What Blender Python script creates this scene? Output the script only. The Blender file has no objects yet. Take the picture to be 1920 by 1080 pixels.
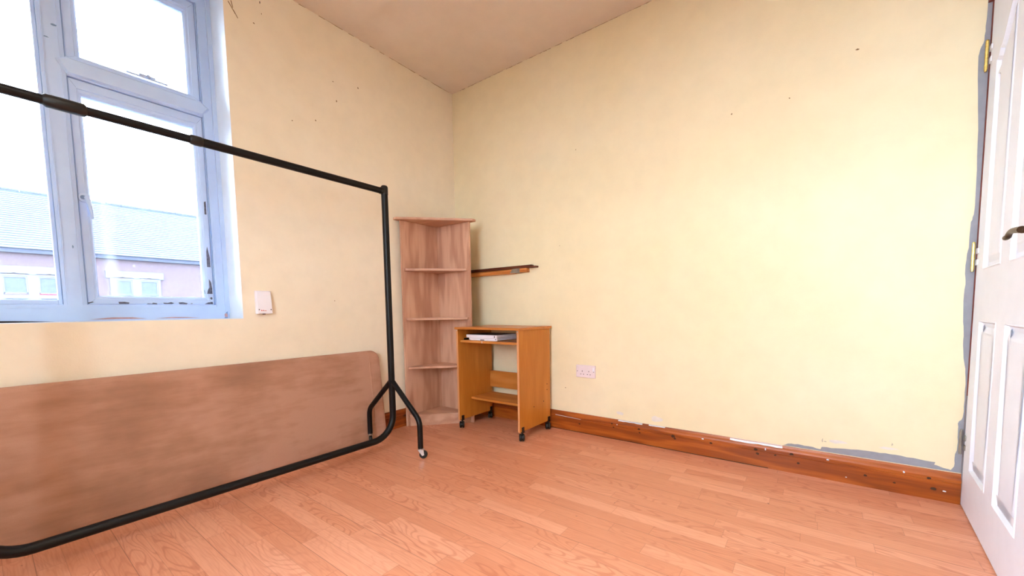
import bpy, bmesh, math, random
from mathutils import Vector, Matrix
random.seed(7)
S = bpy.context.scene
COL = S.collection

# ------------------------------------------------------------------ camera
CAM = Vector((2.45438637, -2.41646379, 0.85321729))
yaw, pitch, roll = math.radians(35.87799), math.radians(-4.116614), math.radians(-0.784805)
fwd = Vector((-math.sin(yaw)*math.cos(pitch), math.cos(yaw)*math.cos(pitch), math.sin(pitch)))
right = Vector((math.cos(yaw), math.sin(yaw), 0)); up = right.cross(fwd)
r2 = math.cos(roll)*right + math.sin(roll)*up
u2 = -math.sin(roll)*right + math.cos(roll)*up
cam = bpy.data.cameras.new('camera'); co = bpy.data.objects.new('camera', cam); COL.objects.link(co)
co.matrix_world = Matrix(((r2.x, u2.x, -fwd.x, CAM.x), (r2.y, u2.y, -fwd.y, CAM.y), (r2.z, u2.z, -fwd.z, CAM.z), (0, 0, 0, 1)))
cam.sensor_fit = 'HORIZONTAL'; cam.sensor_width = 36.0
cam.lens = 739.532/1920*36.0
cam.shift_x = (960-983.735)/1920; cam.shift_y = (634.892-540)/1920
cam.clip_start = 0.02; cam.clip_end = 300
S.camera = co

# ------------------------------------------------------------------ light
W = bpy.data.worlds.new('sky'); S.world = W; W.use_nodes = True
wn = W.node_tree; wn.nodes.clear()
bg = wn.nodes.new('ShaderNodeBackground'); wo = wn.nodes.new('ShaderNodeOutputWorld')
bg.inputs[0].default_value = (0.73, 0.865, 1.0, 1); bg.inputs[1].default_value = 17.0
wn.links.new(bg.outputs[0], wo.inputs[0])

def area(name, loc, rot, sx, sy, power, color):
    l = bpy.data.lights.new(name, 'AREA'); l.shape = 'RECTANGLE'; l.size = sx; l.size_y = sy
    l.energy = power; l.color = color
    o = bpy.data.objects.new(name, l); o.location = loc; o.rotation_euler = rot; COL.objects.link(o); return o
# added overhead fill light without a fitting, above and behind the camera position
overhead_fill = bpy.data.lights.new('overhead_fill', 'AREA'); overhead_fill.shape = 'SQUARE'; overhead_fill.size = 1.2; overhead_fill.energy = 12
overhead_fill.color = (1.0, 0.88, 0.72)
clo = bpy.data.objects.new('overhead_fill', overhead_fill); clo.location = (2.3, -2.4, 2.62); COL.objects.link(clo)

S.view_settings.view_transform = 'Standard'; S.view_settings.look = 'None'
S.view_settings.exposure = 0.86; S.view_settings.gamma = 1.0; S.view_settings.use_curve_mapping = False

# ------------------------------------------------------------------ node helper
def srgb(r, g, b):
    f = lambda c: (c/255/12.92) if c/255 <= 0.04045 else ((c/255+0.055)/1.055)**2.4
    return (f(r), f(g), f(b), 1)
class N:
    def __init__(s, name):
        s.m = bpy.data.materials.new(name); s.m.use_nodes = True; s.t = s.m.node_tree
        s.b = s.t.nodes['Principled BSDF']; s.out = s.t.nodes['Material Output']; s.tc = None
    def n(s, typ, **kw):
        x = s.t.nodes.new(typ)
        for k, v in kw.items(): setattr(x, k, v)
        return x
    def put(s, sock, v):
        if hasattr(v, 'is_output') or isinstance(v, bpy.types.NodeSocket): s.t.links.new(v, sock)
        else: sock.default_value = v
    def obj(s):
        if not s.tc: s.tc = s.n('ShaderNodeTexCoord')
        return s.tc.outputs['Object']
    def math(s, op, a, b=0.0, c=0.0):
        x = s.n('ShaderNodeMath', operation=op); s.put(x.inputs[0], a); s.put(x.inputs[1], b); s.put(x.inputs[2], c); return x.outputs[0]
    def vmul(s, v, k):
        x = s.n('ShaderNodeVectorMath', operation='MULTIPLY'); s.put(x.inputs[0], v); s.put(x.inputs[1], k); return x.outputs[0]
    def vadd(s, v, k):
        x = s.n('ShaderNodeVectorMath', operation='ADD'); s.put(x.inputs[0], v); s.put(x.inputs[1], k); return x.outputs[0]
    def sep(s, v):
        x = s.n('ShaderNodeSeparateXYZ'); s.put(x.inputs[0], v); return x.outputs
    def comb(s, a, b, c=0.0):
        x = s.n('ShaderNodeCombineXYZ'); s.put(x.inputs[0], a); s.put(x.inputs[1], b); s.put(x.inputs[2], c); return x.outputs[0]
    def noise(s, v, scale=1.0, detail=3.0, rough=0.5):
        x = s.n('ShaderNodeTexNoise'); s.put(x.inputs['Vector'], v); x.inputs['Scale'].default_value = scale
        x.inputs['Detail'].default_value = detail; x.inputs['Roughness'].default_value = rough; return x.outputs[0]
    def white(s, v):
        x = s.n('ShaderNodeTexWhiteNoise', noise_dimensions='3D'); s.put(x.inputs['Vector'], v); return x.outputs
    def ramp(s, f, *stops, interp='LINEAR'):
        x = s.n('ShaderNodeValToRGB'); x.color_ramp.interpolation = interp; e = x.color_ramp.elements
        while len(e) < len(stops): e.new(0.5)
        for k, (p, c) in enumerate(stops):
            e[k].position = p; e[k].color = c if isinstance(c, tuple) else (c, c, c, 1)
        s.put(x.inputs[0], f); return x.outputs[0]
    def mix(s, f, a, b, mode='MIX'):
        x = s.n('ShaderNodeMix', data_type='RGBA', blend_type=mode); s.put(x.inputs[0], f); s.put(x.inputs[6], a); s.put(x.inputs[7], b); return x.outputs[2]
    def bump(s, h, strength=0.2, dist=0.002):
        x = s.n('ShaderNodeBump'); x.inputs['Strength'].default_value = strength; x.inputs['Distance'].default_value = dist
        s.put(x.inputs['Height'], h); s.t.links.new(x.outputs[0], s.b.inputs['Normal'])
    def fin(s, col=None, rough=None, metal=None, spec=None):
        if col is not None: s.put(s.b.inputs['Base Color'], col)
        if rough is not None: s.put(s.b.inputs['Roughness'], rough)
        if metal is not None: s.put(s.b.inputs['Metallic'], metal)
        if spec is not None: s.b.inputs['Specular IOR Level'].default_value = spec
        return s.m

def plain(name, rgb, rough=0.5, metal=0.0, spec=0.5, var=0.06, scale=30):
    k = N(name); c = srgb(*rgb)
    nz = k.noise(k.obj(), scale, 3)
    d = tuple(max(0, v*(1-var)) for v in c[:3])+(1,); l = tuple(min(1, v*(1+var)) for v in c[:3])+(1,)
    k.fin(k.ramp(nz, (0.3, d), (0.7, l)), rough, metal, spec); k.bump(nz, 0.06, 0.001); return k.m

def wood(name, dark, mid, light, axis='z', ring=9.0, sc=(7.0, 1.1), rough=0.45, spec=0.4, knots=False):
    """straight-grained board: contour lines of a noise stretched along the grain, plus fibres"""
    k = N(name); x, y, z = k.sep(k.obj())
    ax = {'x': (x, y, z), 'y': (y, x, z), 'z': (z, x, y)}[axis]
    v = k.comb(k.math('MULTIPLY', ax[0], sc[1]), k.math('MULTIPLY', ax[1], sc[0]), k.math('MULTIPLY', ax[2], sc[0]))
    n1 = k.noise(v, 1.0, 2.0, 0.45)
    s_ = k.math('SINE', k.math('MULTIPLY', n1, ring*6.283))
    fib = k.noise(k.comb(k.math('MULTIPLY', ax[0], 9), k.math('MULTIPLY', ax[1], 260), k.math('MULTIPLY', ax[2], 260)), 1.0, 2.0)
    f = k.math('ADD', k.math('MULTIPLY', s_, 0.16), k.math('ADD', k.math('MULTIPLY', n1, 0.65), k.math('MULTIPLY', fib, 0.35)))
    c = k.ramp(f, (0.25, srgb(*dark)), (0.52, srgb(*mid)), (0.8, srgb(*light)))
    if knots:
        vo = k.n('ShaderNodeTexVoronoi'); k.put(vo.inputs['Vector'], k.comb(k.math('MULTIPLY', ax[0], 6.0), k.math('MULTIPLY', ax[1], 16), k.math('MULTIPLY', ax[2], 13)))
        vo.inputs['Scale'].default_value = 1.0
        kn = k.ramp(vo.outputs[0], (0.07, 1.0), (0.16, 0.0))
        c = k.mix(kn, c, srgb(70, 28, 10))
    k.fin(c, rough, 0.0, spec); k.bump(fib, 0.08, 0.001); return k.m

# ------------------------------------------------------------------ materials
def m_wall(name, base, hi, blotch=True):
    k = N(name); o = k.obj()
    n1 = k.noise(o, 1.3, 3, 0.55); n2 = k.noise(o, 9, 3, 0.6); n3 = k.noise(o, 160, 2, 0.6)
    c = k.ramp(n1, (0.3, srgb(*base)), (0.72, srgb(*hi)))
    sm = k.ramp(n2, (0.3, 0.93), (0.62, 1.0))
    c = k.mix(0.6, c, sm, 'MULTIPLY')
    k.fin(c, 0.82, 0, 0.25); k.bump(k.math('ADD', n3, k.math('MULTIPLY', n2, 1.5)), 0.28, 0.0016); return k.m
M = {}
M['wall'] = m_wall('cream_wall_paint', (240, 225, 187), (244, 231, 199))
M['wall_lit'] = m_wall('cream_wall_paint_lit', (242, 230, 206), (245, 234, 214))  # same cream paint, brighter light on the window wall mixed into its colour
M['ceiling'] = m_wall('ceiling_paint', (226, 212, 196), (234, 220, 206))
M['grey'] = plain('grey_filler', (150, 152, 160), 0.85)
M['speck'] = plain('wall_speck', (140, 110, 70), 0.9)
M['speck_and_shade'] = plain('dark_speck_and_shade', (70, 45, 30), 0.9)
M['smudge'] = plain('pale_smudge', (232, 224, 214), 0.85)
M['dsmudge'] = plain('dull_smudge', (198, 186, 160), 0.9)
M['crack'] = plain('crack_line', (176, 148, 110), 0.95)
M['white_paint'] = plain('white_gloss_paint', (232, 240, 250), 0.35, var=0.03, scale=12)
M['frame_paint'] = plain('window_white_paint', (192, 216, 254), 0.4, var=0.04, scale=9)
M['groove'] = plain('paint_groove', (120, 150, 195), 0.7)
M['flake'] = plain('bare_flaked_patch', (96, 100, 122), 0.9, var=0.4, scale=120)
M['redwood'] = plain('red_brown_stain', (118, 42, 26), 0.5, var=0.2)
M['rust'] = plain('rusty_stain', (190, 152, 160), 0.9, var=0.2)
M['black_metal'] = plain('black_powder_coat', (4, 6, 10), 0.42, 0.0, 0.3, 0.15, 60)
M['black_plastic'] = plain('black_plastic', (12, 12, 13), 0.45)
M['chrome'] = plain('chrome', (205, 205, 205), 0.42, 1.0)
M['brass'] = plain('brass', (222, 200, 120), 0.3, 0.9, var=0.2, scale=90)
M['bronze'] = plain('dark_bronze', (66, 48, 34), 0.38, 0.7, var=0.3, scale=70)
M['steel'] = plain('dull_steel', (160, 158, 150), 0.4, 0.8, var=0.2)
M['plastic_white'] = plain('white_plastic', (238, 236, 246), 0.35, var=0.015)
M['socket_white'] = plain('socket_plastic', (236, 222, 226), 0.35, var=0.015)
M['red_ink'] = plain('red_print', (200, 96, 90), 0.6)
M['slot'] = plain('dark_slot', (32, 22, 26), 0.8)
M['door_paint'] = plain('door_white_paint', (226, 228, 238), 0.42, var=0.02, scale=14)
M['oak'] = wood('pale_oak_laminate', (186, 138, 114), (206, 160, 134), (222, 180, 154), 'z', 4.0, (9.0, 1.3))
M['oakx'] = wood('pale_oak_laminate_across', (190, 142, 118), (206, 160, 134), (220, 178, 152), 'x', 3.0, (8.0, 1.3))
M['beech'] = wood('honey_beech_laminate', (186, 112, 38), (204, 130, 52), (216, 144, 68), 'z', 1.6, (10.0, 1.5), 0.4)
M['beechx'] = wood('honey_beech_laminate_across', (186, 112, 46), (204, 132, 64), (216, 148, 82), 'x', 1.6, (10.0, 1.5), 0.35)
M['edge'] = wood('beech_edging', (200, 134, 84), (216, 152, 104), (224, 166, 120), 'z', 1.0)
M['skirt'] = wood('stained_pine', (132, 60, 16), (158, 76, 20), (184, 98, 34), 'x', 4.0, (16.0, 1.6), 0.35, 0.5, knots=False)
M['skirty'] = wood('stained_pine_y', (112, 48, 10), (150, 72, 22), (176, 92, 34), 'y', 4.0, (16.0, 1.6), 0.35, 0.5, knots=True)
M['dark_plank'] = wood('dark_stained_timber', (62, 24, 12), (92, 40, 18), (120, 58, 26), 'x', 5.0, (18.0, 1.2), 0.5)
M['batten'] = wood('orange_pine', (176, 96, 40), (208, 128, 62), (228, 156, 92), 'x', 5.0, (22.0, 1.4), 0.45)

def m_floor():
    k = N('beech_strip_laminate'); x, y, z = k.sep(k.obj())
    w, L = 0.0655, 0.43
    row = k.math('FLOOR', k.math('DIVIDE', y, w))
    rr = k.white(k.comb(row, 3.7, 1.1))[0]
    xo = k.math('ADD', k.math('DIVIDE', x, L), k.math('MULTIPLY', rr, 7.0))
    ix = k.math('FLOOR', xo)
    wv = k.white(k.comb(row, ix, 5.0)); rv, rc = wv[0], wv[1]
    off = k.vmul(rc, (60, 60, 60))
    base = k.comb(k.math('MULTIPLY', x, 2.6), k.math('MULTIPLY', y, 13.0), 0.0)
    n1 = k.noise(k.vadd(base, off), 1.0, 1.5, 0.35)
    rings = k.math('SINE', k.math('MULTIPLY', n1, 95.0))
    rings = k.ramp(rings, (0.35, 0.0), (1.0, 1.0))
    amt = k.ramp(k.white(k.comb(ix, row, 9.0))[0], (0.35, 0.25), (0.85, 1.0))
    fib = k.noise(k.vadd(k.comb(k.math('MULTIPLY', x, 7.0), k.math('MULTIPLY', y, 190.0), 0.0), off), 1.0, 2.0, 0.6)
    tone = k.ramp(rv, (0.0, srgb(213, 142, 108)), (0.5, srgb(222, 152, 118)), (1.0, srgb(230, 164, 132)))
    c = k.mix(k.math('MULTIPLY', k.math('MULTIPLY', rings, amt), 0.55), tone, srgb(186, 106, 76))
    c = k.mix(k.math('MULTIPLY', k.ramp(fib, (0.42, 0.0), (0.75, 1.0)), 0.35), c, srgb(184, 108, 80))
    # seams
    fy = k.math('ABSOLUTE', k.math('SUBTRACT', k.math('FRACT', k.math('DIVIDE', y, w)), 0.5))
    fx = k.math('ABSOLUTE', k.math('SUBTRACT', k.math('FRACT', xo), 0.5))
    sy = k.math('GREATER_THAN', fy, 0.487); sx = k.math('GREATER_THAN', fx, 0.4975)
    fy3 = k.math('ABSOLUTE', k.math('SUBTRACT', k.math('FRACT', k.math('DIVIDE', y, w*3)), 0.5))
    s3 = k.math('GREATER_THAN', fy3, 0.4945)
    seam = k.math('MAXIMUM', k.math('MULTIPLY', k.math('MAXIMUM', sy, sx), 0.28), k.math('MULTIPLY', s3, 0.6))
    c = k.mix(seam, c, srgb(128, 66, 44))
    # worn specks
    sp = k.noise(k.obj(), 38, 1, 0.5)
    c = k.mix(k.ramp(sp, (0.79, 0.0), (0.81, 0.7)), c, srgb(110, 58, 40))
    k.fin(c, k.math('ADD', 0.33, k.math('MULTIPLY', fib, 0.12)), 0, 0.5); k.bump(fib, 0.05, 0.0008); return k.m
M['floor'] = m_floor()

def m_suede():
    k = N('brown_suede'); o = k.obj()
    n1 = k.noise(o, 2.6, 4, 0.55); n2 = k.noise(o, 260, 2, 0.7); n3 = k.noise(k.vmul(o, (1, 2, 9)), 2.0, 3, 0.6)
    f = k.math('ADD', k.math('MULTIPLY', n1, 0.7), k.math('MULTIPLY', n3, 0.4))
    c = k.ramp(f, (0.40, srgb(158, 118, 96)), (0.52, srgb(176, 132, 108)), (0.64, srgb(192, 148, 126)))
    c = k.mix(k.math('MULTIPLY', n2, 0.2), c, srgb(150, 100, 76))
    k.fin(c, 0.95, 0, 0.05); k.b.inputs['Sheen Weight'].default_value = 0.35
    k.b.inputs['Sheen Tint'].default_value = srgb(230, 180, 160)
    k.bump(n2, 0.15, 0.001); return k.m
M['suede'] = m_suede()

def m_glass():
    k = N('dirty_window_glass'); t = k.t
    tr = k.n('ShaderNodeBsdfTransparent'); tr.inputs[0].default_value = (0.97, 0.985, 1, 1)
    gl = k.n('ShaderNodeBsdfGlossy'); gl.inputs['Roughness'].default_value = 0.02
    fr = k.n('ShaderNodeFresnel'); fr.inputs['IOR'].default_value = 1.45
    m1 = k.n('ShaderNodeMixShader'); t.links.new(fr.outputs[0], m1.inputs[0]); t.links.new(tr.outputs[0], m1.inputs[1]); t.links.new(gl.outputs[0], m1.inputs[2])
    tl = k.n('ShaderNodeBsdfTranslucent'); tl.inputs[0].default_value = (0.9, 0.94, 1, 1)
    o = k.obj()
    sp = k.ramp(k.noise(k.vmul(o, (1, 1, 1.3)), 75, 2, 0.5), (0.69, 0.0), (0.73, 0.07))
    x, y, z = k.sep(o)
    wob = k.math('MULTIPLY', k.math('SUBTRACT', k.noise(k.vmul(o, (1, 1, 4)), 1.5, 2), 0.5), 0.06)
    yy = k.math('ADD', y, wob)
    d = k.math('ABSOLUTE', k.math('ADD', yy, 2.035))           # the smeared band down the casement pane
    band = k.math('MULTIPLY', k.ramp(d, (0.006, 0.035), (0.03, 0.0)), k.ramp(k.noise(k.vmul(o, (1, 60, 3)), 1, 2), (0.3, 0.3), (0.7, 1.0)))
    haze = k.math('MULTIPLY', k.noise(o, 5, 3), 0.012)
    f = k.math('MINIMUM', k.math('ADD', k.math('MAXIMUM', sp, band), haze), 0.9)
    m2 = k.n('ShaderNodeMixShader'); t.links.new(f, m2.inputs[0]); t.links.new(m1.outputs[0], m2.inputs[1]); t.links.new(tl.outputs[0], m2.inputs[2])
    t.links.new(m2.outputs[0], k.out.inputs[0]); return k.m
M['glass'] = m_glass()

# exterior
def m_slates():
    k = N('slate_courses'); x, y, z = k.sep(k.obj())
    n = k.noise(k.obj(), 2.5, 3)
    wv = k.white(k.comb(k.math('FLOOR', k.math('MULTIPLY', z, 10.2)), k.math('FLOOR', k.math('MULTIPLY', y, 3.6)), 0))[0]
    c = k.ramp(k.math('ADD', k.math('MULTIPLY', n, 0.6), k.math('MULTIPLY', wv, 0.4)), (0.3, srgb(48, 55, 64)), (0.7, srgb(55, 63, 72)))
    k.fin(c, 0.8, 0, 0.2); return k.m
M['slate'] = m_slates()
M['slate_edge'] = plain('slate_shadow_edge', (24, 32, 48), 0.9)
M['ridge'] = plain('ridge_tiles', (43, 49, 60), 0.9, var=0.3, scale=3)
M['pink'] = plain('pink_render', (64, 52, 60), 0.9, var=0.04, scale=2)
M['stone'] = plain('pale_stone', (70, 75, 84), 0.9, var=0.05, scale=4)
M['gutter'] = plain('blue_grey_gutter', (17, 27, 50), 0.7, var=0.2, scale=6)
M['upvc'] = plain('far_window_frame', (65, 68, 76), 0.6)
M['net'] = plain('net_curtained_pane', (34, 44, 62), 0.6, var=0.25, scale=6)
M['road'] = plain('asphalt', (70, 72, 76), 0.95)
M['redsill'] = plain('red_sill', (120, 20, 34), 0.8)

# ------------------------------------------------------------------ geometry helpers
def link(name, bm, mats, parent=None, smooth=False, bevel=0.0, seg=2):
    me = bpy.data.meshes.new(name); bmesh.ops.recalc_face_normals(bm, faces=bm.faces[:]) if not getattr(bm, '_keep', False) else None
    bm.to_mesh(me); bm.free()
    for m in (mats if isinstance(mats, (list, tuple)) else [mats]): me.materials.append(M[m] if isinstance(m, str) else m)
    o = bpy.data.objects.new(name, me); COL.objects.link(o)
    if parent is not None: o.parent = parent
    if bevel:
        b = o.modifiers.new('bevel', 'BEVEL'); b.width = bevel; b.segments = seg; b.limit_method = 'ANGLE'; b.angle_limit = math.radians(40)
    if smooth:
        for p in me.polygons: p.use_smooth = True
    return o
def box(bm, x0, x1, y0, y1, z0, z1, mi=0):
    vs = [bm.verts.new(p) for p in [(x0,y0,z0),(x1,y0,z0),(x1,y1,z0),(x0,y1,z0),(x0,y0,z1),(x1,y0,z1),(x1,y1,z1),(x0,y1,z1)]]
    out = []
    for f in [(3,2,1,0),(4,5,6,7),(0,1,5,4),(1,2,6,5),(2,3,7,6),(3,0,4,7)]:
        fc = bm.faces.new([vs[i] for i in f]); fc.material_index = mi; out.append(fc)
    return out
def B(*a, **k):
    bm = bmesh.new(); box(bm, *a, **k); return bm
def prism(bm, pts, fn, d0, d1, mi=0):
    """pts 2D outline; fn(u, v, d) -> 3D"""
    a = [bm.verts.new(fn(u, v, d0)) for u, v in pts]; b = [bm.verts.new(fn(u, v, d1)) for u, v in pts]
    n = len(pts)
    bm.faces.new(a).material_index = mi; bm.faces.new(b[::-1]).material_index = mi
    for i in range(n): bm.faces.new((a[i], b[i], b[(i+1) % n], a[(i+1) % n])).material_index = mi
def tube(bm, path, rad, seg=16, cap=True, mi=0):
    pts = [Vector(p) for p in path]; rings = []; prev = None
    for i, p in enumerate(pts):
        t = (pts[min(i+1, len(pts)-1)] - pts[max(i-1, 0)]).normalized()
        if prev is None:
            a = t.cross(Vector((0.3, 0.5, 0.81))).normalized()
        else: a = (prev - t*prev.dot(t)).normalized()
        prev = a; b = t.cross(a); r = rad[i] if isinstance(rad, (list, tuple)) else rad
        rings.append([bm.verts.new(p + r*(math.cos(2*math.pi*k/seg)*a + math.sin(2*math.pi*k/seg)*b)) for k in range(seg)])
    for A, C in zip(rings, rings[1:]):
        for k in range(seg):
            f = bm.faces.new((A[k], A[(k+1) % seg], C[(k+1) % seg], C[k])); f.smooth = True; f.material_index = mi
    if cap:                                    # separate cap vertices keep the rims crisp
        for rg in (rings[0][::-1], rings[-1]):
            bm.faces.new([bm.verts.new(v.co) for v in rg]).material_index = mi
def arc(c, a0, a1, r, ex, ey, n=8):
    c = Vector(c); ex = Vector(ex); ey = Vector(ey)
    return [c + r*(math.cos(a0+(a1-a0)*i/n)*ex + math.sin(a0+(a1-a0)*i/n)*ey) for i in range(n+1)]
def rpoly(x0, x1, y0, y1, r, n=6, corners=(1, 1, 1, 1)):
    """rounded rectangle; corners = (x1y1, x0y1, x0y0, x1y0) rounded or square"""
    pts = []
    for (sx, sy, a, on) in [(1, 1, 0, corners[0]), (-1, 1, 90, corners[1]), (-1, -1, 180, corners[2]), (1, -1, 270, corners[3])]:
        kx_, ky_ = (x1 if sx > 0 else x0), (y1 if sy > 0 else y0)
        if on:
            cx, cy = kx_-sx*r, ky_-sy*r
            for i in range(n+1):
                t = math.radians(a+90*i/n); pts.append((cx+r*math.cos(t), cy+r*math.sin(t)))
        else: pts.append((kx_, ky_))
    return pts
def empty(name, loc=(0, 0, 0)):
    o = bpy.data.objects.new(name, None); o.location = loc; o.empty_display_size = 0.1; COL.objects.link(o); return o
def tag(o, label, cat, group=None, kind=None):
    o['label'] = label; o['category'] = cat
    if group: o['group'] = group
    if kind: o['kind'] = kind
    return o
def struct(o, label=None):
    o['kind'] = 'structure'
    if label: o['label'] = label
    return o
def setloc(parent, *kids):
    """children were modelled in world coordinates: keep them there under the parent"""
    inv = Matrix.Translation(parent.location).inverted()
    for k in kids:
        if k.parent == parent: k.matrix_parent_inverse = inv

def blob(bm, fn, u, v, ru, rv, mi, d=0.0006, n=11, jag=0.35, rot=0.0):
    """thin irregular patch of paint / dirt lying on a surface"""
    pts = []
    for i in range(n):
        a = 2*math.pi*i/n; k = 1 + random.uniform(-jag, jag); pu, pv = ru*k*math.cos(a), rv*k*math.sin(a)
        pts.append((u+pu*math.cos(rot)-pv*math.sin(rot), v+pu*math.sin(rot)+pv*math.cos(rot)))
    f = bm.faces.new([bm.verts.new(fn(p[0], p[1], d)) for p in pts]); f.material_index = mi
def patch(bm, fn, pts, mi, d=0.0005):
    f = bm.faces.new([bm.verts.new(fn(p[0], p[1], d)) for p in pts]); f.material_index = mi
def jagline(p0, p1, n, j):
    out = []
    for i in range(n):
        t = i/n; out.append((p0[0]+(p1[0]-p0[0])*t+random.uniform(-j, j), p0[1]+(p1[1]-p0[1])*t+random.uniform(-j, j)))
    return out

H = 2.64
YB = -3.55      # wall behind the camera
XR = 3.95       # wall to the right of the door opening
# ------------------------------------------------------------------ shell
bm = bmesh.new(); box(bm, -0.3, XR+0.1, YB-0.1, 1.3, -0.12, 0.0)
struct(link('floor', bm, 'floor'))
bm = bmesh.new(); box(bm, -0.3, XR+0.1, YB-0.1, 1.3, H, H+0.12)
struct(link('ceiling', bm, 'ceiling'))

# window wall (x = 0), opening y WY0..WY1, z WZ0..WZ1
WY0, WY1, WZ0, WZ1 = -3.43, -1.585, 0.829, 2.53
bm = bmesh.new()
box(bm, -0.3, 0, WY1, 0.3, 0, H); box(bm, -0.3, 0, YB-0.1, WY0, 0, H)
box(bm, -0.3, 0, WY0, WY1, 0, WZ0); box(bm, -0.3, 0, WY0, WY1, WZ1, H)
# white painted reveal faces (thin plaster skin lining the opening)
def skin(x0, x1, y0, y1, z0, z1): box(bm, x0, x1, y0, y1, z0, z1, 1)
skin(-0.29, 0.0008, WY1-0.0012, WY1+0.0, WZ0, WZ1)
skin(-0.29, 0.0008, WY0, WY0+0.0012, WZ0, WZ1)
skin(-0.29, 0.0008, WY0, WY1, WZ0, WZ0+0.0012)
skin(-0.29, 0.0008, WY0, WY1, WZ1-0.0012, WZ1)
fl = lambda u, v, d: (d, u, v)         # on window wall: u = y, v = z
# flaking marks, specks and damp smudges seen on this wall
for (y, z, ru, rv, mi) in [(-1.415, 2.525, .003, .008, 3), (-1.41, 2.47, .002, .004, 2), (-1.024, 2.29, .004, .003, 2), (-0.854, 2.324, .005, .005, 2),
                           (-1.006, 2.179, .004, .006, 2), (-1.144, 2.012, .004, .004, 2), (-1.28, 1.962, .003, .003, 2), (-1.08, 0.93, .003, .003, 2), (-1.45, 2.40, .004, .003, 2)]:
    blob(bm, fl, y, z, ru, rv, mi)
for a, b in [((-1.565, 2.445), (-1.535, 2.40)), ((-1.552, 2.455), (-1.545, 2.425)), ((-1.545, 2.415), (-1.525, 2.385))]:
    patch(bm, fl, [(a[0], a[1]), (a[0]+.004, a[1]+.002), (b[0]+.003, b[1]), (b[0], b[1]-.002)], 2)
# damp marks near the floor board line
# hairline crack at the ceiling junction
top = jagline((-3.4, H-0.002), (0, H-0.002), 90, 0.0012)
pts = [(p[0], H) for p in (top[0], top[-1])]
prev = None
for p in top:
    if prev is not None:
        t0, t1 = 0.0015+random.random()*0.004, 0.0015+random.random()*0.004
        if random.random() < 0.72: patch(bm, fl, [(prev[0], H-0.0003), (p[0], H-0.0003), (p[0], H-t1), (prev[0], H-t0)], 4, 0.0007)
    prev = p
struct(link('wall_left', bm, ['wall_lit', 'white_paint', 'speck', 'speck_and_shade', 'crack']))

# socket wall (y = 0)
XD = 2.999
bm = bmesh.new()
box(bm, 0.0, XD, 0, 0.12, 0, H); box(bm, XD, XR+0.1, 0, 0.12, 2.06, H); box(bm, 3.90, XR+0.1, 0, 0.12, 0, 2.06)
fr = lambda u, v, d: (u, -d, v)        # on right wall: u = x, v = z
# grey filler strip up the door frame edge
E = [(2.999, 2.3), (2.988, 2.3), (2.986, 2.05), (2.984, 1.95), (2.983, 1.90), (2.973, 1.865), (2.970, 1.83), (2.974, 1.72), (2.980, 1.60), (2.984, 1.45), (2.987, 1.28),
     (2.986, 1.22), (2.979, 1.19), (2.978, 1.10), (2.974, 1.06), (2.972, 0.99), (2.975, 0.95), (2.973, 0.90), (2.975, 0.80), (2.979, 0.74), (2.980, 0.68), (2.988, 0.60), (2.993, 0.55), (2.995, 0.45), (2.993, 0.375),
     (2.980, 0.346), (2.982, 0.304), (2.983, 0.248), (2.977, 0.197), (2.977, 0.157), (2.968, 0.140), (2.945, 0.144), (2.917, 0.152), (2.920, 0.164), (2.872, 0.166), (2.809, 0.170), (2.757, 0.171), (2.703, 0.169), (2.661, 0.168),
     (2.580, 0.159), (2.522, 0.155), (2.518, 0.142), (2.468, 0.148), (2.425, 0.150), (2.382, 0.145), (2.36, 0.133), (2.999, 0.133)]
grey = []
for i, (a, b) in enumerate(zip(E, E[1:])):
    grey.append(a)
    if 1 <= i < len(E)-2 and (Vector(a)-Vector(b)).length > 0.02:
        for t in (0.33, 0.66): grey.append((a[0]+(b[0]-a[0])*t+random.uniform(-.0015, .0015), a[1]+(b[1]-a[1])*t+random.uniform(-.002, .002)))
grey.append(E[-1])
patch(bm, fr, grey, 1, 0.0006)
# paint specks and knocks
for (x, z, ru, rv, mi) in [(2.592, 2.012, .006, .004, 2), (2.339, 1.879, .003, .003, 2), (2.084, 1.877, .003, .004, 2), (1.02, 1.3, .002, .003, 2), (1.06, 0.30, .004, .003, 2), (1.15, 1.92, .003, .003, 2)]:
    blob(bm, fr, x, z, ru, rv, mi)
for (x, z, ru, rv, mi) in [(1.70, 0.172, .035, .016, 4), (1.47, 0.172, .03, .009, 4), (2.58, 0.190, .035, .008, 4), (2.77, 0.196, .03, .006, 4)]:
    blob(bm, fr, x, z, ru, rv, mi, 0.0004)
for (x, z, ru, rv) in [(2.524, 0.190, .003, .008), (2.535, 0.184, .006, .003), (2.779, 0.216, .003, .005)]:
    blob(bm, fr, x, z, ru, rv, 5, 0.0007, jag=0.6)
prev = None
for i in range(100):
    x = i*0.03
    if prev is not None and random.random() < 0.8:
        t0, t1 = 0.001+random.random()*0.004, 0.001+random.random()*0.004
        patch(bm, fr, [(prev, H-0.0003), (x, H-0.0003), (x, H-t1), (prev, H-t0)], 6, 0.0007)
    prev = x
struct(link('wall_right', bm, ['wall', 'grey', 'speck', 'speck_and_shade', 'smudge', 'dsmudge', 'crack']))
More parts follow.
